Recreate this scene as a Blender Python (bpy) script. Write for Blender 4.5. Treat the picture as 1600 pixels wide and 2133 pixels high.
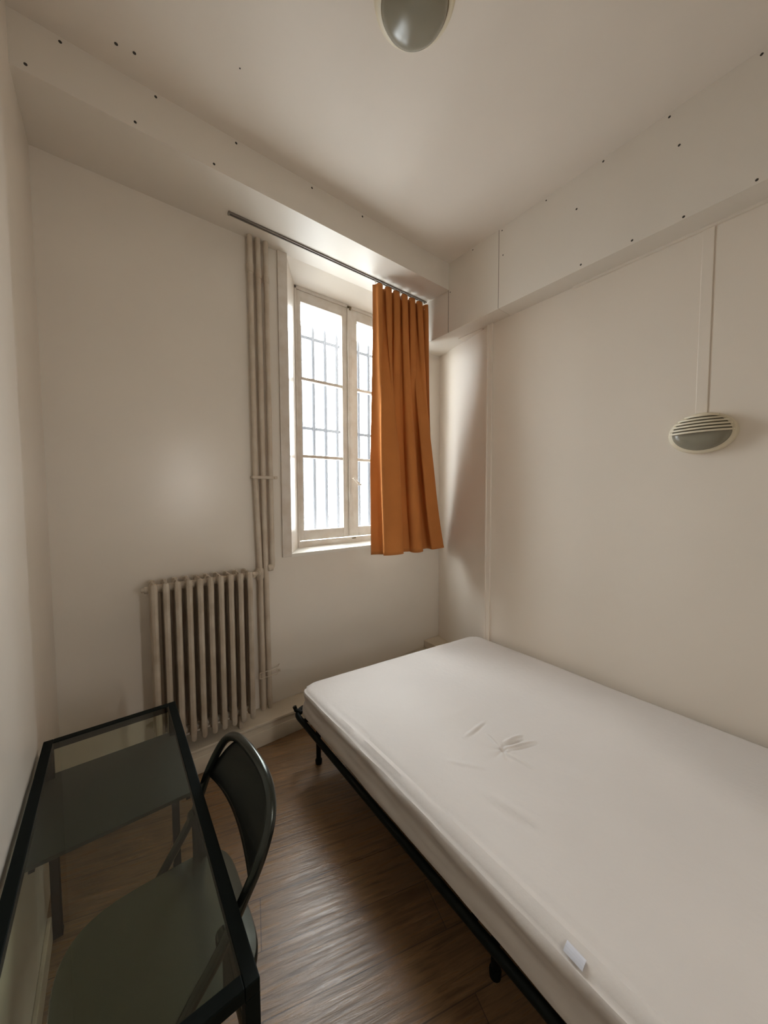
import bpy, bmesh, math, random
from mathutils import Vector, Matrix, noise
random.seed(7)
for o in list(bpy.data.objects): bpy.data.objects.remove(o)
S = bpy.context.scene
COL = S.collection

# ------------------------------------------------------------------ camera
F_PX, YAW, PITCH, ROLL, CAM_Z = 733.0, math.radians(37.7), math.radians(2.93), math.radians(-0.22), 1.5
fw = Vector((math.sin(YAW)*math.cos(PITCH), math.cos(YAW)*math.cos(PITCH), -math.sin(PITCH)))
rt = Vector((math.cos(YAW), -math.sin(YAW), 0))
up = rt.cross(fw)
r2 = rt*math.cos(ROLL) + up*math.sin(ROLL); u2 = -rt*math.sin(ROLL) + up*math.cos(ROLL)
cd = bpy.data.cameras.new('camera'); cam = bpy.data.objects.new('camera', cd); COL.objects.link(cam)
cd.sensor_fit = 'HORIZONTAL'; cd.sensor_width = 36; cd.lens = F_PX/1600*36; cd.clip_start = 0.01
M = Matrix((r2, u2, -fw)).transposed().to_4x4(); M.translation = (0, 0, CAM_Z); cam.matrix_world = M
S.camera = cam

# ------------------------------------------------------------------ light
W = bpy.data.worlds.new('sky'); S.world = W; W.use_nodes = True
bg = W.node_tree.nodes['Background']; bg.inputs[0].default_value = (0.93, 0.97, 1.0, 1); bg.inputs[1].default_value = 17.0
_tc = W.node_tree.nodes.new('ShaderNodeTexCoord'); _sx = W.node_tree.nodes.new('ShaderNodeSeparateXYZ'); _mr = W.node_tree.nodes.new('ShaderNodeMapRange')
_mr.inputs[1].default_value = -0.25; _mr.inputs[2].default_value = 0.15; _mr.inputs[3].default_value = 6.5; _mr.inputs[4].default_value = 18.0
W.node_tree.links.new(_tc.outputs['Generated'], _sx.inputs[0]); W.node_tree.links.new(_sx.outputs[2], _mr.inputs[0]); _mx = W.node_tree.nodes.new('ShaderNodeMapRange'); _mx.inputs[1].default_value = -0.9; _mx.inputs[2].default_value = -0.2; _mx.inputs[3].default_value = 0.45; _mx.inputs[4].default_value = 1.04
W.node_tree.links.new(_sx.outputs[0], _mx.inputs[0]); _ml = W.node_tree.nodes.new('ShaderNodeMath'); _ml.operation = 'MULTIPLY'
W.node_tree.links.new(_mr.outputs[0], _ml.inputs[0]); W.node_tree.links.new(_mx.outputs[0], _ml.inputs[1]); W.node_tree.links.new(_ml.outputs[0], bg.inputs[1])
def area(name, loc, rot, sx, sy, power, col, portal=False):
    l = bpy.data.lights.new(name, 'AREA'); l.shape = 'RECTANGLE'; l.size = sx; l.size_y = sy; l.energy = power; l.color = col
    if portal: l.cycles.is_portal = True
    o = bpy.data.objects.new(name, l); COL.objects.link(o); o.location = loc; o.rotation_euler = rot
    return o
area('window_daylight_portal', (1.5, 2.45, 2.03), (math.radians(-90), 0, 0), 1.1, 1.95, 1, (1, 1, 1), portal=True)
area('hall_fill_light', (0.95, -1.45, 2.55), (0, 0, 0), 0.9, 0.5, 0.8, (1.0, 0.95, 0.88))  # unseen fill lamp added in the hall to soften the room's contrast
area('hall_sheen_light', (0.93, -1.6, 1.72), (math.radians(90), 0, 0), 0.18, 1.0, 7, (1.0, 0.96, 0.90))  # unseen source added behind the camera for the sheen on the window wall
S.view_settings.view_transform = 'Standard'; S.view_settings.look = 'None'
S.view_settings.exposure = 0.87; S.view_settings.gamma = 1; S.view_settings.use_curve_mapping = False
S.cycles.max_bounces = 16; S.cycles.diffuse_bounces = 10; S.cycles.transparent_max_bounces = 16

# ------------------------------------------------------------------ materials
def mat(name, col, rough=0.6, metal=0.0, var=0.0, vscale=3.0, bump=0.0, bscale=60, col2=None, spec=0.5, stretch=None):
    m = bpy.data.materials.new(name); m.use_nodes = True; nt = m.node_tree; b = nt.nodes['Principled BSDF']
    b.inputs['Base Color'].default_value = (*col, 1); b.inputs['Roughness'].default_value = rough
    b.inputs['Metallic'].default_value = metal; b.inputs['Specular IOR Level'].default_value = spec
    tc = nt.nodes.new('ShaderNodeTexCoord'); src = tc.outputs['Object']
    if stretch:
        mp = nt.nodes.new('ShaderNodeMapping'); mp.inputs['Scale'].default_value = stretch
        nt.links.new(src, mp.inputs[0]); src = mp.outputs[0]
    if var > 0:
        n = nt.nodes.new('ShaderNodeTexNoise'); n.inputs['Scale'].default_value = vscale; n.inputs['Detail'].default_value = 6
        nt.links.new(src, n.inputs['Vector'])
        r = nt.nodes.new('ShaderNodeMapRange'); r.inputs[1].default_value = 0.35; r.inputs[2].default_value = 0.7
        nt.links.new(n.outputs[0], r.inputs[0])
        mx = nt.nodes.new('ShaderNodeMix'); mx.data_type = 'RGBA'
        mx.inputs[6].default_value = (*col, 1)
        mx.inputs[7].default_value = (*(col2 if col2 else tuple(c*(1-var) for c in col)), 1)
        nt.links.new(r.outputs[0], mx.inputs[0]); nt.links.new(mx.outputs[2], b.inputs['Base Color'])
    if bump > 0:
        n2 = nt.nodes.new('ShaderNodeTexNoise'); n2.inputs['Scale'].default_value = bscale; n2.inputs['Detail'].default_value = 3
        nt.links.new(src, n2.inputs['Vector'])
        bp = nt.nodes.new('ShaderNodeBump'); bp.inputs['Strength'].default_value = bump; bp.inputs['Distance'].default_value = 0.01
        nt.links.new(n2.outputs[0], bp.inputs['Height']); nt.links.new(bp.outputs[0], b.inputs['Normal'])
    return m
WALLC = (0.765, 0.71, 0.635)
m_wall = mat('painted_plaster', WALLC, 0.27, var=0.05, vscale=1.6, bump=0.05, bscale=9)
m_wallr = mat('painted_board', (0.785, 0.715, 0.63), 0.5, var=0.04, vscale=1.3, bump=0.05, bscale=14)
m_ceil = mat('ceiling_paint', (0.76, 0.695, 0.62), 0.7, var=0.04, vscale=2.2, bump=0.04, bscale=8)
m_beam = mat('boxed_beam_paint', (0.74, 0.69, 0.62), 0.42, var=0.04, vscale=1.5, bump=0.05, bscale=5)
m_skirt = mat('cream_gloss_paint', (0.66, 0.585, 0.47), 0.4, var=0.12, vscale=5, bump=0.06, bscale=20)
m_pipe = mat('pipe_paint', (0.58, 0.51, 0.42), 0.42, var=0.22, vscale=9, bump=0.03, bscale=40, col2=(0.47, 0.39, 0.30))
m_rad = mat('radiator_paint', (0.55, 0.485, 0.40), 0.42, var=0.3, vscale=10, bump=0.06, bscale=60, col2=(0.42, 0.35, 0.27))
m_wood = mat('window_paint', (0.68, 0.63, 0.57), 0.45, var=0.12, vscale=12, bump=0.05, bscale=30, col2=(0.60, 0.53, 0.45))
m_white = mat('white_paint', (0.76, 0.73, 0.67), 0.4, var=0.04, vscale=4)
m_screw = mat('screw_hole_dark', (0.035, 0.03, 0.025), 0.6)
m_dark = mat('seam_dark', (0.16, 0.13, 0.10), 0.8)
m_rail = mat('rail_metal', (0.26, 0.235, 0.205), 0.5, metal=0.3)
m_black = mat('black_steel', (0.004, 0.006, 0.005), 0.5, spec=0.06, var=0.2, vscale=30, bump=0.02, bscale=90)
m_bedsteel = mat('bed_dark_steel', (0.003, 0.005, 0.004), 0.5, spec=0.15, bump=0.02, bscale=90)
m_grille = mat('grille_iron', (0.13, 0.14, 0.165), 0.6)
m_brass = mat('aged_brass', (0.16, 0.12, 0.07), 0.5, metal=0.8)
m_shelf = mat('dark_shelf_board', (0.022, 0.027, 0.024), 0.5, spec=0.3)
m_chair = mat('chair_grey_paint', (0.05, 0.055, 0.048), 0.22, metal=0.8, var=0.2, vscale=8, bump=0.02, bscale=40)
m_seat = mat('chair_seat_enamel', (0.11, 0.114, 0.098), 0.24, metal=0.85, bump=0.0, bscale=30, spec=0.8)
m_louver = mat('lamp_cream_plastic', (0.72, 0.65, 0.50), 0.45)
m_sheet = mat('sheet_cotton', (0.66, 0.622, 0.592), 0.9, var=0.05, vscale=2.5, bump=0.12, bscale=45, spec=0.15)
m_label = mat('label_tag', (0.62, 0.64, 0.72), 0.5)
m_out = mat('courtyard_render', (0.8, 0.8, 0.8), 0.9)

def curtain_mat(name='curtain_orange', col=(0.56, 0.215, 0.062), tcol=(0.50, 0.16, 0.03), tf=0.05):
    m = mat(name, col, 0.85, var=0.15, vscale=3, bump=0.1, bscale=400, spec=0.15)
    nt = m.node_tree; b = nt.nodes['Principled BSDF']; out = nt.nodes['Material Output']
    tr = nt.nodes.new('ShaderNodeBsdfTranslucent'); tr.inputs[0].default_value = (*tcol, 1)
    mx = nt.nodes.new('ShaderNodeMixShader'); mx.inputs[0].default_value = tf
    nt.links.new(b.outputs[0], mx.inputs[1]); nt.links.new(tr.outputs[0], mx.inputs[2]); nt.links.new(mx.outputs[0], out.inputs[0])
    return m
m_curt = curtain_mat()
m_curtback = curtain_mat('curtain_bounce_back', (0.34, 0.29, 0.24), (0.6, 0.42, 0.28), 0.28)  # pale back side added to keep orange bounce off the window frame

def glass_mat(name, col, tcol, rough=0.0, fac=0.1):
    m = bpy.data.materials.new(name); m.use_nodes = True; nt = m.node_tree; nt.nodes.remove(nt.nodes['Principled BSDF'])
    out = nt.nodes['Material Output']
    t = nt.nodes.new('ShaderNodeBsdfTransparent'); t.inputs[0].default_value = (*tcol, 1)
    g = nt.nodes.new('ShaderNodeBsdfGlossy'); g.inputs[0].default_value = (*col, 1); g.inputs['Roughness'].default_value = rough
    fr = nt.nodes.new('ShaderNodeFresnel'); fr.inputs[0].default_value = 1.5
    ge = nt.nodes.new('ShaderNodeNewGeometry'); mm = nt.nodes.new('ShaderNodeMath'); mm.operation = 'SUBTRACT'; mm.inputs[0].default_value = 1.0
    nt.links.new(ge.outputs['Backfacing'], mm.inputs[1])
    m3 = nt.nodes.new('ShaderNodeMath'); m3.operation = 'MULTIPLY'; nt.links.new(mm.outputs[0], m3.inputs[0]); nt.links.new(fr.outputs[0], m3.inputs[1])
    mx = nt.nodes.new('ShaderNodeMixShader')
    nt.links.new(m3.outputs[0], mx.inputs[0]); nt.links.new(t.outputs[0], mx.inputs[1]); nt.links.new(g.outputs[0], mx.inputs[2])
    nt.links.new(mx.outputs[0], out.inputs[0])
    return m
m_glass = glass_mat('clear_pane', (1, 1, 1), (0.97, 0.985, 0.98))
m_dglass = glass_mat('green_tinted_glass', (1, 1, 1), (0.84, 0.87, 0.80), 0.02)
def frosted(name, col, rough=0.18):
    m = mat(name, col, rough, spec=0.6, bump=0.0)
    b = m.node_tree.nodes['Principled BSDF']; b.inputs['Transmission Weight'].default_value = 0.1
    return m
m_lampglass = frosted('smoked_lamp_glass', (0.27, 0.25, 0.19), 0.25)

def floor_mat():
    m = bpy.data.materials.new('wood_plank_vinyl'); m.use_nodes = True; nt = m.node_tree; b = nt.nodes['Principled BSDF']
    N = nt.nodes.new; L = nt.links.new
    tc = N('ShaderNodeTexCoord'); mp = N('ShaderNodeMapping'); mp.inputs['Rotation'].default_value = (0, 0, math.radians(17))
    L(tc.outputs['Object'], mp.inputs[0])
    br = N('ShaderNodeTexBrick'); br.inputs['Scale'].default_value = 1.0; br.offset = 0.37
    br.inputs['Brick Width'].default_value = 0.95; br.inputs['Row Height'].default_value = 0.165; br.inputs['Mortar Size'].default_value = 0.0018
    br.inputs['Mortar Smooth'].default_value = 0.3
    br.inputs['Color1'].default_value = (0.345, 0.215, 0.115, 1); br.inputs['Color2'].default_value = (0.265, 0.16, 0.084, 1)
    br.inputs['Mortar'].default_value = (0.14, 0.09, 0.06, 1); br.inputs['Bias'].default_value = 0.0
    L(mp.outputs[0], br.inputs[0])
    m2 = N('ShaderNodeMapping'); m2.inputs['Scale'].default_value = (2.2, 34, 1); L(mp.outputs[0], m2.inputs[0])
    n = N('ShaderNodeTexNoise'); n.inputs['Scale'].default_value = 2.0; n.inputs['Detail'].default_value = 8; n.inputs['Roughness'].default_value = 0.65
    n.inputs['Distortion'].default_value = 0.6
    L(m2.outputs[0], n.inputs['Vector'])
    rr = N('ShaderNodeValToRGB'); rr.color_ramp.elements[0].position = 0.3; rr.color_ramp.elements[0].color = (0.30, 0.28, 0.26, 1)
    rr.color_ramp.elements[1].position = 0.68; rr.color_ramp.elements[1].color = (1.15, 1.15, 1.15, 1); L(n.outputs[0], rr.inputs[0])
    mx = N('ShaderNodeMix'); mx.data_type = 'RGBA'; mx.blend_type = 'MULTIPLY'; mx.inputs[0].default_value = 0.85
    L(br.outputs[0], mx.inputs[6]); L(rr.outputs[0], mx.inputs[7])
    n3 = N('ShaderNodeTexNoise'); n3.inputs['Scale'].default_value = 2.3; n3.inputs['Detail'].default_value = 4; L(tc.outputs['Object'], n3.inputs['Vector'])
    r3 = N('ShaderNodeMapRange'); r3.inputs[1].default_value = 0.3; r3.inputs[2].default_value = 0.7; r3.inputs[3].default_value = 0.75; r3.inputs[4].default_value = 1.15
    L(n3.outputs[0], r3.inputs[0])
    mx2 = N('ShaderNodeMix'); mx2.data_type = 'RGBA'; mx2.blend_type = 'MULTIPLY'; mx2.inputs[0].default_value = 1
    L(mx.outputs[2], mx2.inputs[6]); L(r3.outputs[0], mx2.inputs[7]); L(mx2.outputs[2], b.inputs['Base Color'])
    rg = N('ShaderNodeMapRange'); rg.inputs[1].default_value = 0.3; rg.inputs[2].default_value = 0.7; rg.inputs[3].default_value = 0.38; rg.inputs[4].default_value = 0.22
    L(n.outputs[0], rg.inputs[0]); L(rg.outputs[0], b.inputs['Roughness'])
    bp = N('ShaderNodeBump'); bp.inputs['Strength'].default_value = 0.5; bp.inputs['Distance'].default_value = 0.003
    L(n.outputs[0], bp.inputs['Height']); L(bp.outputs[0], b.inputs['Normal'])
    b.inputs['Specular IOR Level'].default_value = 0.62
    return m
m_floor = floor_mat()

# ------------------------------------------------------------------ helpers
def obj(name, bm, m, parent=None, smooth=False, loc=None):
    me = bpy.data.meshes.new(name); bmesh.ops.recalc_face_normals(bm, faces=bm.faces); bm.to_mesh(me); bm.free()
    for mm in (m if isinstance(m, (list, tuple)) else [m]): me.materials.append(mm)
    if smooth:
        for p in me.polygons: p.use_smooth = True
        try: me.set_sharp_from_angle(angle=math.radians(40))
        except Exception: pass
    o = bpy.data.objects.new(name, me); COL.objects.link(o)
    if parent is not None: o.parent = parent; o.matrix_parent_inverse = Matrix.Translation(-parent.location) if parent.type == 'EMPTY' or True else Matrix()
    if loc: o.location = loc
    return o
def thing(name, label, cat, loc=(0, 0, 0), group=None):
    o = bpy.data.objects.new(name, None); COL.objects.link(o); o.location = loc; o.empty_display_size = 0.05
    o['label'] = label; o['category'] = cat
    if group: o['group'] = group
    return o
def tag(o, label, cat=None, group=None, kind=None):
    o['label'] = label
    if cat: o['category'] = cat
    if group: o['group'] = group
    if kind: o['kind'] = kind
    return o
def struct(name, bm, m, label, smooth=False):
    o = obj(name, bm, m, smooth=smooth); o['kind'] = 'structure'; o['label'] = label; o['category'] = name.split('_')[0] if not name.startswith('trim') else 'trim'
    return o
def box(bm, x0, x1, y0, y1, z0, z1, bev=0.0, seg=2):
    r = bmesh.ops.create_cube(bm, size=1.0); vs = r['verts']
    for v in vs: v.co = Vector(((x0+x1)/2 + v.co.x*(x1-x0), (y0+y1)/2 + v.co.y*(y1-y0), (z0+z1)/2 + v.co.z*(z1-z0)))
    if bev > 0:
        es = list({e for v in vs for e in v.link_edges})
        bmesh.ops.bevel(bm, geom=es, offset=bev, segments=seg, affect='EDGES', profile=0.5)
    return bm
def B(): return bmesh.new()
def prism(bm, pts, z0, z1):
    lo = [bm.verts.new((x, y, z0)) for x, y in pts]; hi = [bm.verts.new((x, y, z1)) for x, y in pts]
    bm.faces.new(lo[::-1]); bm.faces.new(hi); n = len(pts)
    for i in range(n): bm.faces.new((lo[i], lo[(i+1) % n], hi[(i+1) % n], hi[i]))
def hexa(bm, p):   # 8 corner points: bottom 4, top 4
    v = [bm.verts.new(q) for q in p]
    for f in ((0, 3, 2, 1), (4, 5, 6, 7), (0, 1, 5, 4), (1, 2, 6, 5), (2, 3, 7, 6), (3, 0, 4, 7)): bm.faces.new([v[i] for i in f])
def tube(bm, pts, r, n=12, close=False, rs=None):
    pts = [Vector(p) for p in pts]; rings = []; prev = None
    for i, p in enumerate(pts):
        a = pts[i-1] if (i > 0 or close) else p; c = pts[(i+1) % len(pts)] if (i < len(pts)-1 or close) else p
        t = (c-a).normalized()
        if prev is None:
            h = Vector((0, 0, 1)) if abs(t.z) < 0.9 else Vector((1, 0, 0)); nx = t.cross(h).normalized()
        else:
            nx = (prev - t*prev.dot(t)).normalized()
        prev = nx; ny = t.cross(nx); rr = rs[i] if rs else r
        rings.append([bm.verts.new(p + nx*math.cos(2*math.pi*k/n)*rr + ny*math.sin(2*math.pi*k/n)*rr) for k in range(n)])
    m = len(rings)
    for i in range(m if close else m-1):
        A, C = rings[i], rings[(i+1) % m]
        for k in range(n): bm.faces.new((A[k], A[(k+1) % n], C[(k+1) % n], C[k]))
    if not close: bm.faces.new(rings[0][::-1]); bm.faces.new(rings[-1])
def smooth_path(pts, it=3):
    pts = [Vector(p) for p in pts]
    for _ in range(it):
        q = [pts[0]]
        for a, b in zip(pts, pts[1:]): q += [a*0.75+b*0.25, a*0.25+b*0.75]
        q.append(pts[-1]); pts = q
    return pts
def lathe(bm, prof, M=Matrix(), n=32, sx=1.0, sy=1.0):   # prof: (r, z)
    rings = []
    for r, z in prof:
        if r < 1e-6: rings.append([bm.verts.new(M @ Vector((0, 0, z)))])
        else: rings.append([bm.verts.new(M @ Vector((r*sx*math.cos(2*math.pi*k/n), r*sy*math.sin(2*math.pi*k/n), z))) for k in range(n)])
    for A, C in zip(rings, rings[1:]):
        if len(A) == 1 and len(C) == 1: continue
        if len(A) == 1:
            for k in range(n): bm.faces.new((A[0], C[(k+1) % n], C[k]))
        elif len(C) == 1:
            for k in range(n): bm.faces.new((A[k], A[(k+1) % n], C[0]))
        else:
            for k in range(n): bm.faces.new((A[k], A[(k+1) % n], C[(k+1) % n], C[k]))

# ------------------------------------------------------------------ the room
WY = 2.21            # window wall
XL, XLN = -0.234, -0.22   # left wall behind and in front of its small step
SOF, CEIL = 3.02, 3.204   # underside of the window beam, ceiling
BY = 1.84            # front of the window beam
RX, RZ = 2.04, 2.706      # face and underside of the right beam
YB = -0.75           # wall behind the camera
T = 0.2
SILL = 1.106

bm = B(); box(bm, -0.6, 2.7, -2.4, 2.8, -0.1, 0); struct('floor', bm, m_floor, 'brown wood plank floor with worn glossy patches')
bm = B(); box(bm, -0.6, 2.7, YB-0.12, 2.6, CEIL, CEIL+0.1); ceil = struct('ceiling', bm, m_ceil, 'cream painted ceiling')
# left wall with its small step
bm = B(); prism(bm, [(XL, 2.4), (XL, 1.585), (XLN, 1.575), (XLN, YB-0.12), (XL-T, YB-0.12), (XL-T, 2.4)], 0, CEIL)
struct('wall_left', bm, m_wall, 'cream plaster wall at the left edge of the picture')
# right wall: straight board lining then splayed towards the window
bm = B(); prism(bm, [(2.185, YB-0.12), (2.185, 1.585), (2.335, WY+0.001), (2.335, 2.4), (2.6, 2.4), (2.6, YB-0.12)], 0, CEIL)
struct('wall_right', bm, m_wallr, 'long cream wall beside the bed')
# window wall, one mesh around the opening (splayed reveals)
OX0, OX1 = 0.93, 2.10     # opening at the room face
FX0, FX1 = 1.045, 1.975   # opening at the window frame
FY = 2.36                 # room face of the window frame
OY = 2.52                 # outer face
HB = 2.947                # head of the reveal at the frame
bm = B()
prism(bm, [(XL-T, WY), (OX0, WY), (FX0, FY), (FX0, OY), (XL-T, OY)], 0, CEIL)
prism(bm, [(OX1, WY), (2.62, WY), (2.62, OY), (FX1, OY), (FX1, FY)], 0, CEIL)
hexa(bm, [(OX0, WY, 0), (OX1, WY, 0), (FX1, OY, 0), (FX0, OY, 0), (OX0, WY, SILL-0.004), (OX1, WY, SILL-0.004), (FX1, OY, SILL), (FX0, OY, SILL)])
hexa(bm, [(OX0, WY, SOF), (OX1, WY, SOF), (FX1, FY, HB), (FX0, FY, HB), (OX0, WY, CEIL), (OX1, WY, CEIL), (FX1, FY, CEIL), (FX0, FY, CEIL)])
box(bm, FX0, FX1, FY, OY, HB, CEIL)
struct('wall_back', bm, m_wall, 'cream plaster wall holding the window and radiator')
# wall behind the camera with a doorway, and the hall
bm = B()
DX0, DX1, DZ = 0.45, 1.30, 2.08
box(bm, XL-T, DX0, YB-0.12, YB, 0, CEIL); box(bm, DX1, 2.6, YB-0.12, YB, 0, CEIL); box(bm, DX0, DX1, YB-0.12, YB, DZ, CEIL)
struct('wall_front', bm, m_wall, 'plain wall holding the open doorway')
bm = B(); box(bm, -0.5, -0.42, -2.3, YB-0.12, 0, 2.6); box(bm, 2.3, 2.38, -2.3, YB-0.12, 0, 2.6); box(bm, -0.5, 2.38, -2.38, -2.3, 0, 2.6); box(bm, -0.5, 2.38, -2.38, YB-0.12, 2.6, 2.68)
struct('wall_hall', bm, m_wall, 'pale hall walls beyond the doorway')
# sill
bm = B(); hexa(bm, [(OX0+0.002, WY-0.004, SILL-0.022), (OX1-0.002, WY-0.004, SILL-0.022), (FX1, FY, SILL-0.004), (FX0, FY, SILL-0.004),
                    (OX0+0.002, WY-0.004, SILL), (OX1-0.002, WY-0.004, SILL), (FX1, FY, SILL+0.012), (FX0, FY, SILL+0.012)])
struct('trim_1', bm, m_white, 'white window sill')
# boxed beams
bm = B()
box(bm, XL-0.05, RX+0.05, BY, 2.02, SOF-0.005, CEIL); box(bm, XL-0.05, RX+0.05, 2.021, WY, SOF, CEIL)
beam1 = struct('trim_2', bm, m_beam, 'boxed beam above the window')
bm = B()
box(bm, RX, 2.36, 1.412, WY, RZ, CEIL); box(bm, RX, 2.36, YB, 1.410, RZ, CEIL)
beam2 = struct('trim_3', bm, m_beam, 'deep boxed beam along the right wall')
bm = B(); box(bm, 2.172, 2.186, -0.3, 1.0, RZ-0.012, RZ); box(bm, 2.176, 2.30, 1.64, 1.86, RZ-0.006, RZ)
tag(obj('edge_strip', bm, m_wallr, beam2), 'thin filler strip where beam meets wall')
bm = B(); box(bm, RX-0.0012, RX+0.01, 1.8405, 1.8435, RZ, SOF-0.005)
tag(obj('panel_seam', bm, m_dark, beam2), 'dark vertical panel joint')
bm = B(); box(bm, RX-0.0006, RX+0.01, 1.4095, 1.4125, RZ+0.002, CEIL-0.005)
obj('panel_seam', bm, m_dark, beam2)

def screw(p, nrm, parent, r=0.0062):
    bm = B(); z = Vector(nrm).normalized(); q = z.to_track_quat('Z', 'Y').to_matrix().to_4x4(); q.translation = Vector(p)
    lathe(bm, [(0, 0.0012), (r*0.6, 0.0012), (r, 0.0004), (r, -0.002), (0, -0.002)], q, 12)
    return obj('screw', bm, m_screw, parent)
for x, z in ((-0.094, 3.186), (-0.191, 3.04), (0.13, 3.039), (0.206, 3.187), (0.43, 3.037), (0.532, 3.188), (0.93, 3.183), (1.265, 3.186)): screw((x, BY, z), (0, -1, 0), beam1, 0.0055)
for x, y in ((0.072, 1.739), (0.128, 1.731), (0.465, 1.534)): screw((x, y, CEIL), (0, 0, -1), ceil, 0.006 if x < 0.3 else 0.003)
for i, (y, z) in enumerate(((0.248, 3.186), (0.532, 3.186), (0.493, 3.036), (0.801, 3.188), (1.099, 3.186), (0.928, 3.033), (0.245, 2.722), (0.468, 2.717), (0.663, 2.724),
             (0.899, 2.728), (1.389, 3.185), (1.38, 3.028), (1.621, 3.188), (1.825, 2.994))): screw((RX, y, z), (-1, 0, 0), beam2, 0.0052 if y < 1.0 else 0.004)

# baseboard ledge under the window wall
bm = B(); box(bm, XL, 2.335, 2.052, WY, 0, 0.122, 0.003); box(bm, XL, 2.335, 2.044, WY, 0.124, 0.142, 0.004)
box(bm, XL, 2.335, 2.046, WY, 0.0, 0.092, 0.005)
struct('baseboard_back', bm, m_skirt, 'deep boxed skirting ledge under the radiator', smooth=True)
bm = B(); box(bm, XLN, XLN+0.012, YB, 1.57, 0, 0.085, 0.003); struct('baseboard_left', bm, m_skirt, 'low skirting on the left wall')
bm = B(); prism(bm, [(2.15, 2.209), (2.15, 1.2), (2.184, 1.2), (2.184, 1.585), (2.333, 2.209)], 0.143, 0.20)
struct('trim_4', bm, m_skirt, 'low boxed pipe casing in the corner behind the bed')
bm = B(); box(bm, 0.866, 0.928, WY-0.016, WY, 1.09, SOF, 0.002)
struct('trim_5', bm, m_wood, 'flat batten beside the window opening')
bm = B(); box(bm, 2.172, 2.186, 1.548, 1.597, 0.3, RZ, 0.003); box(bm, 2.166, 2.174, 1.578, 1.592, 0.3, RZ, 0.003)
struct('trim_6', bm, m_wallr, 'slim vertical strip on the right wall')

# ------------------------------------------------------------------ window
def sash(name, gx0, gx1, x0, x1):
    z0, z1 = 1.165, 2.925; gz0, gz1 = 1.24, 2.85
    win_p = win
    bm = B(); y0, y1 = FY+0.004, FY+0.045
    box(bm, x0, gx0, y0, y1, z0, z1, 0.004); box(bm, gx1, x1, y0, y1, z0, z1, 0.004)
    box(bm, gx0-0.004, gx1+0.004, y0, y1, z0, gz0, 0.004); box(bm, gx0-0.004, gx1+0.004, y0, y1, gz1, z1, 0.004)
    s = obj('sash', bm, m_wood, win_p, smooth=True)
    for z in (1.775, 2.325):
        bm = B(); box(bm, gx0-0.003, gx1+0.003, y0+0.006, y1-0.002, z-0.011, z+0.011, 0.003); obj('glazing_bar', bm, m_wood, s, smooth=True)
    for a, b in ((gz0, 1.764), (1.786, 2.314), (2.336, gz1)):
        bm = B(); box(bm, gx0, gx1, FY+0.030, FY+0.033, a, b); obj('pane', bm, m_glass, s)
    return s
win = bpy.data.objects.new('window_1', None); COL.objects.link(win); win['kind'] = 'structure'; win['label'] = 'tall white casement window with three panes in each sash'; win['category'] = 'window'
bm = B()
box(bm, FX0, FX0+0.016, FY-0.004, FY+0.07, SILL, HB, 0.003); box(bm, FX1-0.016, FX1, FY-0.004, FY+0.07, SILL, HB, 0.003)
box(bm, FX0, FX1, FY-0.004, FY+0.07, HB-0.022, HB, 0.003); box(bm, FX0, FX1, FY-0.006, FY+0.07, SILL, 1.158, 0.006)
obj('window_frame', bm, m_wood, win, smooth=True)
sash('sash', 1.095, 1.430, 1.062, 1.485)
sash('sash', 1.566, 1.925, 1.496, 1.958)
bm = B(); box(bm, 1.474, 1.508, FY-0.012, FY+0.006, 1.168, 2.92, 0.006); obj('cover_strip', bm, m_wood, win, smooth=True)
bm = B(); box(bm, 1.472, 1.506, FY-0.012, FY-0.002, 2.923, 2.935); box(bm, 1.484, 1.498, FY-0.018, FY-0.004, 2.905, 2.93); box(bm, 1.498, 1.53, FY-0.014, FY-0.004, 1.148, 1.156)
tag(obj('latch', bm, m_brass, win), 'dark metal bolt ends')
bm = B(); tube(bm, [(1.50, FY-0.012, 1.62), (1.50, FY-0.04, 1.62)], 0.007); tube(bm, [(1.496, FY-0.04, 1.625), (1.52, FY-0.045, 1.60), (1.552, FY-0.045, 1.575)], 0.008)
lathe(bm, [(0, 0), (0.013, 0.002), (0.016, 0.008), (0.01, 0.016), (0, 0.018)], Matrix.Translation((1.553, FY-0.045, 1.566)), 12)
obj('window_handle', bm, m_wood, win, smooth=True)

# iron grille outside
g = thing('window_grille', 'dark iron bars standing outside the window', 'window grille', (1.6, 2.6, 0.0))
for i in range(-1, 9):
    x = 1.30 + 0.1075*i; bm = B()
    tube(bm, [(x, 2.6, 0.0), (x, 2.6, 2.795), (x, 2.6, 2.825)], 0.016, 10, rs=[0.016, 0.016, 0.006]); obj('upright_bar', bm, m_grille, g, smooth=True)
for z in (2.72, 2.02, 1.0):
    bm = B(); box(bm, 1.12, 2.24, 2.589, 2.593, z-0.012, z+0.012); obj('cross_bar', bm, m_grille, g)

# ------------------------------------------------------------------ curtain and its track
ct = thing('curtain_rail', 'dark metal curtain track fixed under the beam', 'curtain rail', (1.3, 2.07, SOF))
bm = B(); box(bm, 0.555, 2.03, 2.061, 2.065, SOF-0.009, SOF); box(bm, 0.555, 2.03, 2.077, 2.081, SOF-0.009, SOF); box(bm, 0.555, 2.03, 2.061, 2.081, SOF-0.002, SOF)
obj('track', bm, m_rail, ct)
bm = B(); box(bm, 0.548, 0.557, 2.058, 2.084, SOF-0.011, SOF, 0.001); obj('end_stop', bm, m_rail, ct)

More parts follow.
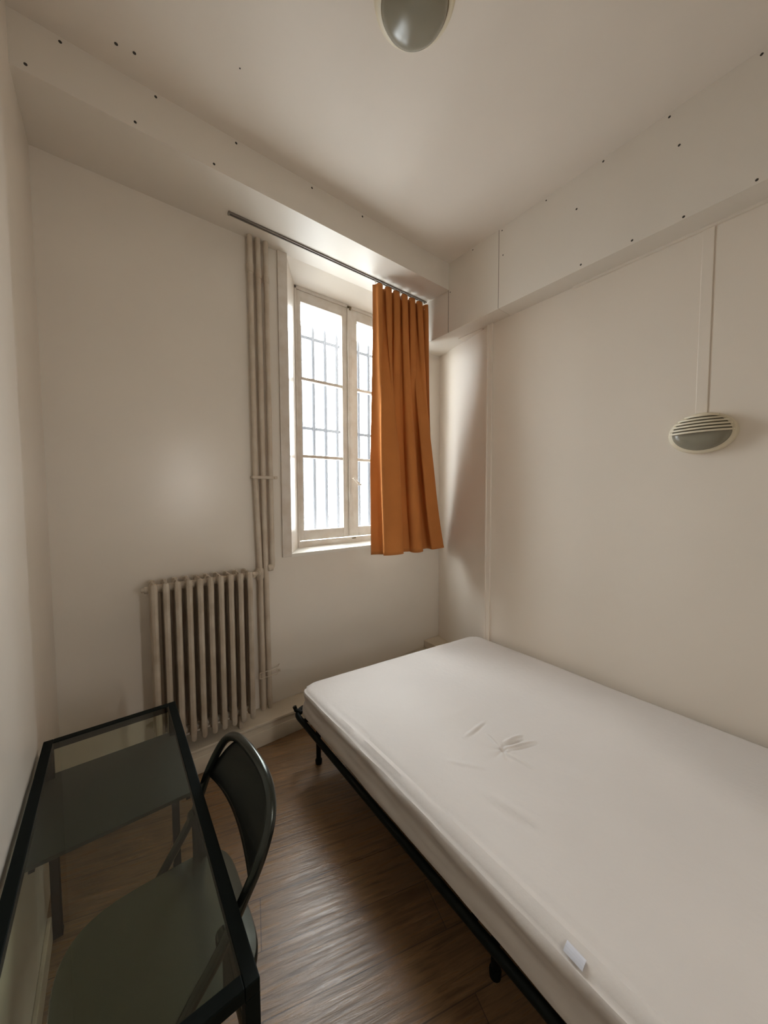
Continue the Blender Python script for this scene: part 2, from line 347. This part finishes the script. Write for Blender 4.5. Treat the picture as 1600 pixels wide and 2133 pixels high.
def cur_pt(u, t):   # u across, t from top (0) to bottom (1)
    z = 2.982 + (1.048-2.982)*t
    k = t**0.8
    x0 = 1.514 + (1.508-1.514)*k; x1 = 2.016 + (2.258-2.016)*(0.25*k + 0.75*k**3.0)
    uu = u
    x = x0 + (x1-x0)*uu
    wt = 1-min(1, t*1.35); wt = wt*wt*(3-2*wt)
    p7 = 2*math.pi*(6.5*u + 0.02)
    ub = u + 0.035*math.sin(2*math.pi*1.3*u+0.8) + 0.012*math.sin(4*t+6*u)
    p3 = 2*math.pi*(3.15*ub - 0.10)
    amp = 1 + 0.35*math.sin(7*u+1.0)
    end = min(1, u*9)*min(1, (1-u)*9)
    y = 2.058 + 0.024*wt*math.cos(p7) + (1-wt)*(0.052*amp*math.cos(p3) + 0.010*math.cos(2.3*p3+1))
    x += end*(0.014*wt*math.sin(2*p7) + (1-wt)*0.036*amp*math.sin(2*p3))
    y += 0.004*noise.noise(Vector((u*9, t*4, 1.3)))
    return Vector((x, y-0.02*t, z + (0.006*math.sin(9*u) if t > 0.99 else 0)))
NU, NT = 420, 60
bm = B(); gv = [[bm.verts.new(cur_pt(i/NU, j/NT)) for i in range(NU+1)] for j in range(NT+1)]
for j in range(NT):
    for i in range(NU): bm.faces.new((gv[j][i], gv[j][i+1], gv[j+1][i+1], gv[j+1][i]))
curtain = obj('curtain', bm, [m_curtback, m_curt], smooth=True)
tag(curtain, 'burnt orange pleated curtain drawn to the right of the window', 'curtain')
sm = curtain.modifiers.new('thick', 'SOLIDIFY'); sm.thickness = 0.0022; sm.material_offset = 1
for i in range(9):
    u = (i+0.3)/8.6; p = cur_pt(min(u, 1), 0.004); bm = B()
    tube(bm, [(p.x, p.y, p.z-0.03), (p.x, 2.071, p.z+0.005), (p.x, 2.071, SOF-0.010)], 0.0022, 8)
    box(bm, p.x-0.006, p.x+0.006, 2.066, 2.076, SOF-0.022, SOF-0.008, 0.002)
    obj('curtain_hook', bm, m_white, curtain, smooth=True)

# ------------------------------------------------------------------ radiator
rad = thing('radiator', 'old cream cast iron column radiator under the heating pipes', 'radiator', (0.375, 2.095, 0.142))
RT, RBt = 1.060, 0.205
def rad_section(x):
    bm = B(); n = 40
    # plan outline: front and back round columns joined by a thinner middle column
    def half(t):   # half width along the depth, t from 0 (front) to 1 (back)
        y = 2.018 + 0.150*t
        w = 0.0
        for c, r in ((2.0325, 0.0145), (2.093, 0.0115), (2.1535, 0.0145)):
            d = abs(y-c)
            if d < r: w = max(w, math.sqrt(r*r-d*d))
        return y, max(w, 0.0045 if 0.06 < t < 0.94 else 0.0)
    outline = [half(k/n) for k in range(n+1)]
    pts = [(w, y) for y, w in outline] + [(-w, y) for y, w in reversed(outline[1:-1])]
    levels = [(RBt, 0.62), (RBt+0.003, 0.88), (RBt+0.012, 1.0), (RBt+0.07, 1.08), (RBt+0.10, 1.0), (RT-0.10, 1.0), (RT-0.07, 1.08), (RT-0.012, 1.02), (RT-0.003, 0.88), (RT, 0.62)]
    rings = [[bm.verts.new((x + w*s, 2.093 + (y-2.093)*(0.985 + 0.015*min(1, s) if s > 0.95 else 0.93 + 0.05*s), z)) for w, y in pts] for z, s in levels]
    m = len(pts)
    for A, C in zip(rings, rings[1:]):
        for k in range(m): bm.faces.new((A[k], A[(k+1) % m], C[(k+1) % m], C[k]))
    bm.faces.new(rings[0][::-1]); bm.faces.new(rings[-1])
    bmesh.ops.remove_doubles(bm, verts=bm.verts, dist=1e-6)
    for zc in (RT-0.035, RBt+0.040):
        q = Matrix.Translation((x, 2.093, zc)) @ Matrix.Rotation(math.radians(90), 4, 'X')
        lathe(bm, [(0, -0.073), (0.010, -0.072), (0.0135, -0.06), (0.0135, 0.06), (0.010, 0.072), (0, 0.073)], q, 16, sx=1.0, sy=2.0)
    return bm
for i in range(10):
    obj('radiator_section', rad_section(0.148 + 0.0508*i), m_rad, rad, smooth=True)
for z in (RT-0.035, RBt+0.040):
    bm = B(); tube(bm, [(0.135, 2.094, z), (0.622, 2.094, z)], 0.021, 20); obj('section_joint', bm, m_rad, rad, smooth=True)
bm = B(); tube(bm, [(0.128, 2.094, RT-0.035), (0.112, 2.094, RT-0.035)], 0.017, 16); tube(bm, [(0.112, 2.094, RT-0.035), (0.098, 2.094, RT-0.035)], 0.011, 6)
obj('end_plug', bm, m_rad, rad, smooth=True)
bm = B(); tube(bm, [(0.622, 2.094, RT-0.035), (0.665, 2.12, RT-0.035), (0.70, 2.17, RT-0.040)], 0.013, 14); tube(bm, [(0.632, 2.098, RT-0.035), (0.65, 2.109, RT-0.035)], 0.020, 6)
obj('valve_union', bm, m_rad, rad, smooth=True)
for x in (0.20, 0.55):
    bm = B(); box(bm, x-0.012, x+0.012, 2.07, 2.15, 0.142, 0.222, 0.004); obj('support_block', bm, m_rad, rad)

# ------------------------------------------------------------------ heating pipes
PY = 2.178
def coupling(x, z, par, r=0.0195, h=0.026):
    bm = B(); lathe(bm, [(0, z-h), (r*0.9, z-h), (r, z-h+0.006), (r, z+h-0.006), (r*0.9, z+h), (0, z+h)], Matrix.Translation((x, PY, 0)), 20); return obj('pipe_coupling', bm, m_pipe, par, smooth=True)
PX = (0.692, 0.736, 0.785)
p1 = thing('heating_pipe', 'cream heating pipe nearest the radiator with a tee to its valve', 'pipe', (PX[0], PY, 0.142), 'heating pipes beside the window')
bm = B(); tube(bm, [(0.692, PY, SOF), (0.694, PY, 2.4), (0.696, PY, 1.6), (0.712, PY, 1.03), (0.716, PY, 0.142)], 0.0155, 18); obj('pipe', bm, m_pipe, p1, smooth=True)
coupling(0.692, 2.835, p1)
bm = B(); lathe(bm, [(0, 0.975), (0.019, 0.975), (0.023, 0.985), (0.023, 1.035), (0.019, 1.045), (0, 1.045)], Matrix.Translation((0.711, PY, 0)), 18)
tube(bm, [(0.711, PY, 1.02), (0.68, 2.14, 1.022)], 0.018, 14); obj('tee', bm, m_pipe, p1, smooth=True)
p2 = thing('heating_pipe', 'cream heating pipe running in the middle of the three', 'pipe', (PX[1], PY, 0.142), 'heating pipes beside the window')
bm = B(); tube(bm, [(0.739, PY, SOF), (0.741, PY, 2.0), (0.745, PY, 1.3), (0.757, PY, 0.142)], 0.0155, 18); obj('pipe', bm, m_pipe, p2, smooth=True)
coupling(0.740, 2.815, p2)
p3 = thing('heating_pipe', 'shorter cream heating pipe nearest the window, ending in an elbow', 'pipe', (PX[2], PY, 1.04), 'heating pipes beside the window')
bm = B(); tube(bm, smooth_path([(0.786, PY, SOF), (0.788, PY, 1.9), (0.790, PY, 1.10), (0.790, PY, 1.045), (0.775, PY-0.01, 1.04), (0.757, PY-0.022, 1.04)], 2), 0.0150, 18); obj('pipe', bm, m_pipe, p3, smooth=True)
coupling(0.786, 2.80, p3, 0.0185, 0.022)
bm = B(); lathe(bm, [(0, -0.014), (0.019, -0.013), (0.021, -0.008), (0.021, 0.012), (0.016, 0.016), (0, 0.016)], Matrix.Translation((0.770, PY-0.014, 1.042)) @ Matrix.Rotation(math.radians(80), 4, 'Y'), 16)
obj('elbow_nut', bm, m_pipe, p3, smooth=True)
for (za, x0, x1, lb) in ((1.604, 0.672, 0.826, 'flat pipe bracket clamping all three pipes at mid height'), (0.372, 0.690, 0.832, 'thin wire pipe bracket low above the ledge')):
    c = thing('pipe_bracket', lb, 'bracket', (0.74, PY, za), 'brackets on the heating pipes')
    bm = B()
    if za > 1:
        box(bm, x0, x1, PY-0.022, PY-0.0165, za-0.009, za+0.009, 0.002); box(bm, x0+0.002, x0+0.008, PY-0.02, WY, za-0.006, za+0.006); box(bm, x1-0.008, x1-0.002, PY-0.02, WY, za-0.006, za+0.006)
    else:
        for dz in (0.018, -0.018):
            tube(bm, [(x0, PY-0.018, za+dz), (x1-0.03, PY-0.018, za+dz), (x1, WY-0.003, za+dz)], 0.0028, 8)
        tube(bm, [(x0, PY-0.018, za+0.018), (x0, PY-0.018, za-0.018)], 0.0028, 8)
    obj('clamp_band', bm, m_pipe, c)
    bm = B(); q = Matrix.Translation((x1-0.016, PY-0.022, za)) @ Matrix.Rotation(math.radians(90), 4, 'X')
    lathe(bm, [(0, 0.006), (0.006, 0.005), (0.008, 0), (0, 0)], q, 10); obj('screw_head', bm, m_pipe, c)

# ------------------------------------------------------------------ lamps
cl = thing('ceiling_lamp', 'round bulkhead lamp with smoked glass on the ceiling', 'lamp', (0.875, 0.95, CEIL))
Q = Matrix.Translation((0.875, 0.95, CEIL)) @ Matrix.Rotation(math.pi, 4, 'X')
bm = B(); lathe(bm, [(0, 0), (0.138, 0), (0.141, 0.012), (0.137, 0.030), (0.124, 0.040), (0.112, 0.040), (0.112, 0.02), (0, 0.02)], Q, 64); obj('lamp_base', bm, m_louver, cl, smooth=True)
bm = B(); lathe(bm, [(0.112, 0.030), (0.1125, 0.052), (0.106, 0.066), (0.085, 0.084), (0.055, 0.096), (0.025, 0.101), (0, 0.102), ], Q, 64); obj('glass_bowl', bm, m_lampglass, cl, smooth=True)
bm = B(); n = 64
tube(bm, [Q @ Vector((0.1125*math.cos(2*math.pi*k/n), 0.1125*math.sin(2*math.pi*k/n), 0.048)) for k in range(n)], 0.0028, 8, close=True); tag(obj('rim_ring', bm, m_brass, cl, smooth=True), 'dark metal rim')

wl = thing('wall_lamp', 'oval bulkhead lamp with louvred top half on the right wall', 'lamp', (2.185, 0.402, 1.775))
Q = Matrix.Translation((2.185, 0.402, 1.775)) @ Matrix.Rotation(math.radians(-90), 4, 'Y')   # local z -> -X, local x -> Z, local y -> Y
bm = B(); lathe(bm, [(0, 0), (1.0, 0), (1.02, 0.010), (0.97, 0.024), (0.86, 0.030), (0.86, 0.016), (0, 0.016)], Q, 56, sx=0.092, sy=0.122); obj('lamp_base', bm, m_louver, wl, smooth=True)
bm = B(); lathe(bm, [(0.86, 0.024), (0.85, 0.036), (0.78, 0.046), (0.55, 0.056), (0.28, 0.060), (0, 0.061)], Q, 56, sx=0.092, sy=0.122); obj('glass_bowl', bm, m_lampglass, wl, smooth=True)
# louvred hood: curved slats over the upper half
for i in range(6):
    h = 0.002 + i*0.0145; wdt = 0.112*math.sqrt(max(0.02, 1-(h/0.088)**2)); bm = B(); n = 18; ring = []
    for k in range(n+1):
        a = -1 + 2*k/n; y = a*wdt; dd = 0.086*(1-(a*a)*0.40)*math.sqrt(max(0.2, 1-(h/0.11)**2))
        ring.append((Q @ Vector((h, y, 0.018)), Q @ Vector((h-0.004, y, dd)), Q @ Vector((h+0.0035, y, dd-0.001)), Q @ Vector((h+0.0075, y, 0.018))))
    vv = [[bm.verts.new(q) for q in r] for r in ring]
    for A, C in zip(vv, vv[1:]):
        for k in range(4): bm.faces.new((A[k], A[(k+1) % 4], C[(k+1) % 4], C[k]))
    bm.faces.new(vv[0]); bm.faces.new(vv[-1][::-1])
    obj('louvre_slat', bm, m_louver, wl, smooth=False)

bm = B(); box(bm, 2.181, 2.186, 0.386, 0.430, 1.868, RZ, 0.003)
tag(obj('cable_trunking', bm, m_wallr, smooth=False), 'vertical cable trunking from the beam down to the wall lamp', 'trunking')

# ------------------------------------------------------------------ bed
bed = thing('bed_frame', 'dark steel bed frame under the mattress', 'bed', (1.45, 0.8, 0))
bx0, bx1, by0, by1, bz = 0.764, 2.10, -0.30, 1.820, 0.288
bm = B(); c = 0.07
loop = []
for cx, cy, a0 in ((bx1-c, by1-c-0.10, 0), (bx0+c, by1-c, 90), (bx0+c, by0+c, 180), (bx1-c, by0+c, 270)):
    for k in range(7):
        a = math.radians(a0 + 15*k); loop.append((cx+c*math.cos(a), cy+c*math.sin(a), bz))
tube(bm, loop, 0.0145, 14, close=True); obj('side_rail', bm, m_bedsteel, bed, smooth=True)
bm = B()
tube(bm, [(0.790, 1.770, 0.297), (0.768, 1.800, 0.305), (0.762, 1.806, 0.325)], 0.011, 12)
obj('mattress_stop', bm, m_bedsteel, bed, smooth=True)
for (x, y) in ((0.865, 1.725), (0.895, 0.60), (0.895, -0.20), (2.02, 1.58), (2.02, 0.60), (2.02, -0.20)):
    bm = B(); tube(bm, [(x, y, 0.012), (x, y, bz-0.004)], 0.0135, 14); lg = obj('leg', bm, m_bedsteel, bed, smooth=True)
    bm = B(); lathe(bm, [(0, 0), (0.018, 0), (0.019, 0.02), (0.0145, 0.03), (0, 0.03)], Matrix.Translation((x, y, 0)), 14); obj('foot_cap', bm, m_bedsteel, lg, smooth=True)
for y in (1.725, 0.60, -0.20):
    bm = B(); tube(bm, [(bx0+0.005, y, bz-0.012), (bx1-0.005, y-(0.10 if y > 1.5 else 0), bz-0.012)], 0.011, 12); obj('cross_bar', bm, m_bedsteel, bed, smooth=True)
for i in range(14):
    y = -0.2 + i*0.145; bm = B(); n = 8
    pts = [(bx0+0.01+(bx1-bx0-0.02)*k/n, y, bz+0.002) for k in range(n+1)]
    for (x, yy, z), (x2, _, _) in zip(pts, pts[1:]): pass
    box(bm, bx0+0.03, bx1-0.01, y-0.025, y+0.025, bz-0.004, bz+0.008, 0.002); obj('slat', bm, m_bedsteel, bed)

MX0, MX1, MY0, MY1 = 0.772, 2.160, -0.30, 1.785
HX, HY = 1.245, 0.925     # pucker in the sheet (refined below)
def fold(x, y, x0, y0, x1, y1, w, h):
    d = Vector((x1-x0, y1-y0)); L = d.length; d /= L; p = Vector((x-x0, y-y0)); s = p.dot(d)/L; t = p.x*d.y-p.y*d.x
    if s < -0.3 or s > 1.3: return 0
    e = max(0, 1-((s-0.5)/0.65)**2); return h*e*math.exp(-(t/w)**2)
FOLDS = []
def mattress_mesh():
    bm = B(); r = bmesh.ops.create_cube(bm, size=2.0)
    bmesh.ops.subdivide_edges(bm, edges=bm.edges[:], cuts=110, use_grid_fill=True)
    hx, hy, hz = (MX1-MX0)/2, (MY1-MY0)/2, 0.072; R = 0.040
    cxm, cym = (MX0+MX1)/2, (MY0+MY1)/2
    def near(v): return v.co.z > 0.99 and abs(v.co.x*hx+cxm-HX-0.03) < 0.26 and abs(v.co.y*hy+cym-HY) < 0.26
    bmesh.ops.subdivide_edges(bm, edges=[e for e in bm.edges if near(e.verts[0]) and near(e.verts[1])], cuts=7, use_grid_fill=True)
    for v in bm.verts:
        p = Vector((v.co.x*hx, v.co.y*hy, v.co.z*hz))
        # crowd vertices towards the rounded edges
        q = Vector((max(-(hx-R), min(hx-R, p.x)), max(-(hy-R), min(hy-R, p.y)), max(-(hz-R), min(hz-R, p.z))))
        if p.z < 0:
            Rb = 0.016; q = Vector((max(-(hx-Rb), min(hx-Rb, p.x)), max(-(hy-Rb), min(hy-Rb, p.y)), max(-(hz-Rb), p.z)))
        d = p-q
        if d.length > 1e-9: p = q + d.normalized()*(R if p.z >= 0 else Rb)
        # rounded plan corners
        RC = 0.10
        ax, ay = abs(p.x)-(hx-RC), abs(p.y)-(hy-RC)
        if ax > 0 and ay > 0:
            L = math.hypot(ax, ay)
            if L > RC*0.5:
                mlen = max(ax, ay); f = mlen/L; ax *= f; ay *= f
                p.x = math.copysign(hx-RC+ax, p.x); p.y = math.copysign(hy-RC+ay, p.y)
        x = p.x + (MX0+MX1)/2; y = p.y + (MY0+MY1)/2; z = p.z
        s = (x-MX0)/(MX1-MX0); tt = (y-MY0)/(MY1-MY0)
        y -= 0.115*s*max(0, (tt-0.5)*2)**1.0
        top = max(0, z)/hz
        Hh = 0.156 - 0.026*s; zb = 0.303
        dz = 0
        if z > 0.02:
            e = min(1, (z-0.02)/0.03)
            dz += 0.004*noise.noise(Vector((x*2.2, y*2.2, 0))) + 0.0016*noise.noise(Vector((x*9, y*5, 3)))
            rr = math.hypot((x-HX), (y-HY)); an = math.atan2(y-HY, x-HX)
            dz += -0.010*math.exp(-(rr/0.010)**2) + 0.0035*math.exp(-(rr/0.10)**2)*(0.5+0.5*math.sin(7*an+1.0))*min(1, rr/0.02)
            for f in FOLDS: dz += fold(x, y, *f)
            # long pull line just inside the near edge
            lx = MX0 + 0.055 + 0.010*math.sin(2.2*y+0.5)
            dz += 0.006*math.exp(-((x-lx+0.018)/0.010)**2)*max(0, min(1, (1.55-y)*4)) - 0.006*math.exp(-((x-lx-0.004)/0.009)**2)*max(0, min(1, (1.55-y)*4))
            dz *= e
        # soft side creases
        if abs(z) < 0.06 and x < MX0+0.05:
            x += 0.010*math.sin(z*60+1.3+0.6*math.sin(3*y)) * (0.6+0.5*noise.noise(Vector((y*2.5, z*20, 5)))) 
            x += 0.004*noise.noise(Vector((y*7, z*40, 9)))
        v.co = Vector((x, y, zb + (p.z+hz)/(2*hz)*Hh + dz))
    return bm
def cam_on_z(px, py, z):
    d = fw + r2*((px-800)/F_PX) - u2*((py-1066.5)/F_PX); t = (z-CAM_Z)/d.z; return d.x*t, d.y*t
HX, HY = cam_on_z(1048, 1562, 0.452)
def ff(a, b, w, h): 
    p = cam_on_z(*a, 0.452); q = cam_on_z(*b, 0.452); FOLDS.append((p[0], p[1], q[0], q[1], w, h*1.25))
ff((915, 1500), (995, 1465), 0.010, 0.0045); ff((930, 1503), (1000, 1472), 0.007, -0.0022)
ff((970, 1533), (1008, 1503), 0.009, 0.004); ff((983, 1532), (1010, 1508), 0.006, -0.002)
ff((1015, 1530), (1045, 1562), 0.008, 0.005); ff((1050, 1545), (1085, 1530), 0.008, 0.006); ff((1055, 1558), (1110, 1542), 0.007, 0.006)
ff((1055, 1570), (1110, 1600), 0.008, 0.005); ff((1050, 1552), (1090, 1540), 0.006, -0.006); ff((1060, 1565), (1115, 1550), 0.005, -0.004)
ff((1005, 1650), (1115, 1715), 0.015, 0.004); ff((1010, 1668), (1120, 1735), 0.012, -0.004); ff((1100, 1580), (1250, 1640), 0.02, 0.003); ff((930, 1585), (1010, 1600), 0.01, 0.003)
ff((735, 1525), (760, 1550), 0.006, -0.006)
mt = obj('mattress', mattress_mesh(), m_sheet, smooth=True)
for p in mt.data.polygons: p.use_smooth = True
tag(mt, 'white sheeted double mattress on the dark steel frame', 'mattress')
# care label at the near edge
bm = B(); a = cam_on_z(1182, 1957, 0.462); b_ = cam_on_z(1222, 2000, 0.462)
bmesh.ops.create_grid(bm, x_segments=4, y_segments=4, size=0.5)
dx = Vector((b_[0]-a[0], b_[1]-a[1], 0)); 
for v in bm.verts:
    s = v.co.x+0.5; t = v.co.y+0.5
    v.co = Vector((a[0], a[1], 0.4625)) + dx*s + Vector((-0.020*t, 0, -0.0015 - 0.009*t*t))
lab = obj('care_label', bm, m_label, mt); tag(lab, 'small pale blue label sewn at the mattress edge')

# ------------------------------------------------------------------ desk
dk = thing('glass_desk', 'narrow black metal desk with tinted glass top against the left wall', 'desk', (-0.02, 1.09, 0))
dx0, dx1, dy0, dy1, dz1 = -0.208, 0.172, 0.572, 1.590, 0.680; tw = 0.025
bm = B()
box(bm, dx0, dx0+tw, dy0, dy1, dz1-tw, dz1, 0.002); box(bm, dx1-tw, dx1, dy0, dy1, dz1-tw, dz1, 0.002)
box(bm, dx0+tw, dx1-tw, dy0, dy0+tw, dz1-tw, dz1, 0.002); box(bm, dx0+tw, dx1-tw, dy1-tw, dy1, dz1-tw, dz1, 0.002)
obj('top_frame', bm, m_black, dk)
bm = B(); box(bm, dx0+tw, dx1-tw, dy0+tw, dy1-tw, dz1-0.008, dz1-0.002); tag(obj('glass_top', bm, m_dglass, dk), 'green tinted glass sheet')
for x in (dx0, dx1-tw):
    for y in (dy0, dy1-tw):
        bm = B(); box(bm, x, x+tw, y, y+tw, 0.004, dz1-tw, 0.002); lg = obj('leg', bm, m_black, dk)
        bm = B(); box(bm, x-0.001, x+tw+0.001, y-0.001, y+tw+0.001, 0, 0.012, 0.001); obj('foot_cap', bm, m_black, lg)
bm = B(); box(bm, dx0-0.004, dx1-0.004, 1.225, 1.595, 0.545, 0.557, 0.001); obj('lower_shelf', bm, m_shelf, dk)
bm = B(); box(bm, dx0+tw, dx1-tw, dy1-0.02, dy1-0.008, 0.535, 0.545); box(bm, dx0+0.006, dx0+0.018, 1.23, dy1-tw, 0.533, 0.545); box(bm, dx1-0.018, dx1-0.006, 1.23, dy1-tw, 0.533, 0.545)
obj('shelf_support', bm, m_black, dk)

# ------------------------------------------------------------------ folding chair
ch = thing('folding_chair', 'dark grey metal folding chair pulled up to the glass desk', 'chair', (0.06, 0.93, 0))
near = [(-0.125, 0.742, 0.012), (0.030, 0.740, 0.410), (0.082, 0.737, 0.497), (0.135, 0.735, 0.557), (0.188, 0.724, 0.661), (0.220, 0.712, 0.735), (0.250, 0.722, 0.805), (0.262, 0.77, 0.842), (0.262, 0.85, 0.850)]
far = [(0.255, 0.97, 0.838), (0.246, 1.04, 0.812), (0.232, 1.085, 0.770), (0.200, 1.110, 0.690), (0.180, 1.115, 0.630), (0.155, 1.118, 0.560), (0.085, 1.130, 0.445), (0.030, 1.132, 0.36), (-0.11, 1.135, 0.012)]
bm = B(); tube(bm, smooth_path(near+far, 3), 0.0115, 14); obj('front_frame', bm, m_chair, ch, smooth=True)
def rleg(y):
    bm = B(); tube(bm, [(0.158, y, 0.575), (0.238, y, 0.012)], 0.010, 12); return obj('rear_leg', bm, m_chair, ch, smooth=True)
rleg(0.757); rleg(1.098)
for y in (0.752, 1.104):
    bm = B(); q = Matrix.Translation((0.156, y, 0.572)) @ Matrix.Rotation(math.radians(90), 4, 'X')
    lathe(bm, [(0, -0.015), (0.016, -0.014), (0.018, 0), (0.016, 0.014), (0, 0.015)], q, 16); obj('hinge', bm, m_chair, ch, smooth=True)
    bm = B(); box(bm, 0.150, 0.168, y-0.004, y+0.004, 0.44, 0.57, 0.002); obj('seat_link', bm, m_chair, ch)
for pts in ([(0.228, 0.757, 0.085), (0.228, 1.098, 0.085)], [(-0.085, 0.742, 0.11), (-0.085, 1.133, 0.11)]):
    bm = B(); tube(bm, pts, 0.007, 10); obj('stretcher', bm, m_chair, ch, smooth=True)
for (x, y) in ((-0.127, 0.742), (-0.112, 1.135), (0.238, 0.757), (0.238, 1.098)):
    bm = B(); lathe(bm, [(0, 0), (0.0145, 0), (0.0145, 0.022), (0.0115, 0.026), (0, 0.026)], Matrix.Translation((x, y, 0)), 12); obj('foot_cap', bm, m_black, ch, smooth=True)
# seat: rounded plan, rolled rim
def seat_mesh():
    bm = B(); x0, x1, y0, y1 = -0.140, 0.243, 0.742, 1.112; cx, cy = (x0+x1)/2, (y0+y1)/2; hx, hy = (x1-x0)/2, (y1-y0)/2; n = 72
    def ring(s, z, e=5.0):
        o = []
        for k in range(n):
            a = 2*math.pi*k/n; c_, s_ = math.cos(a), math.sin(a); ee = e if c_ > 0 else 3.2
            o.append(Vector((cx+hx*s*math.copysign(abs(c_)**(2/ee), c_), cy+hy*s*math.copysign(abs(s_)**(2/ee), s_), z)))
        return o
    rings = [ring(0.965, 0.426), ring(1.0, 0.428), ring(1.0, 0.444), ring(0.985, 0.450), ring(0.955, 0.449), ring(0.90, 0.4475), ring(0.7, 0.4465), ring(0.4, 0.446), ring(0.15, 0.4458)]
    vr = [[bm.verts.new(p) for p in r] for r in rings]
    for A, C in zip(vr, vr[1:]):
        for k in range(n): bm.faces.new((A[k], A[(k+1) % n], C[(k+1) % n], C[k]))
    bm.faces.new(vr[-1]); bm.faces.new(vr[0][::-1]); return bm
obj('seat', seat_mesh(), m_seat, ch, smooth=True)
# backrest: curved panel between the uprights
bm = B(); NU2, NV2 = 28, 14; grid = []
for j in range(NV2+1):
    t = j/NV2; row = []
    for i in range(NU2+1):
        s = i/NU2; e = 1-(2*s-1)**4
        zb = 0.672 + 0.018*(1-(2*s-1)**2) ; zt = 0.725 + 0.115*max(0, 1-abs(2*s-1.0)**3.2) - 0.020*s
        z = zb + (zt-zb)*t
        y = 0.722 + (1.100-0.722)*s
        x = 0.196 + (z-0.66)*0.42 + 0.010*(1-(2*s-1)**2)
        row.append(bm.verts.new((x, y, z)))
    grid.append(row)
for j in range(NV2):
    for i in range(NU2): bm.faces.new((grid[j][i], grid[j][i+1], grid[j+1][i+1], grid[j+1][i]))
bk = obj('backrest', bm, m_chair, ch, smooth=True); md = bk.modifiers.new('t', 'SOLIDIFY'); md.thickness = 0.004; md.offset = 0
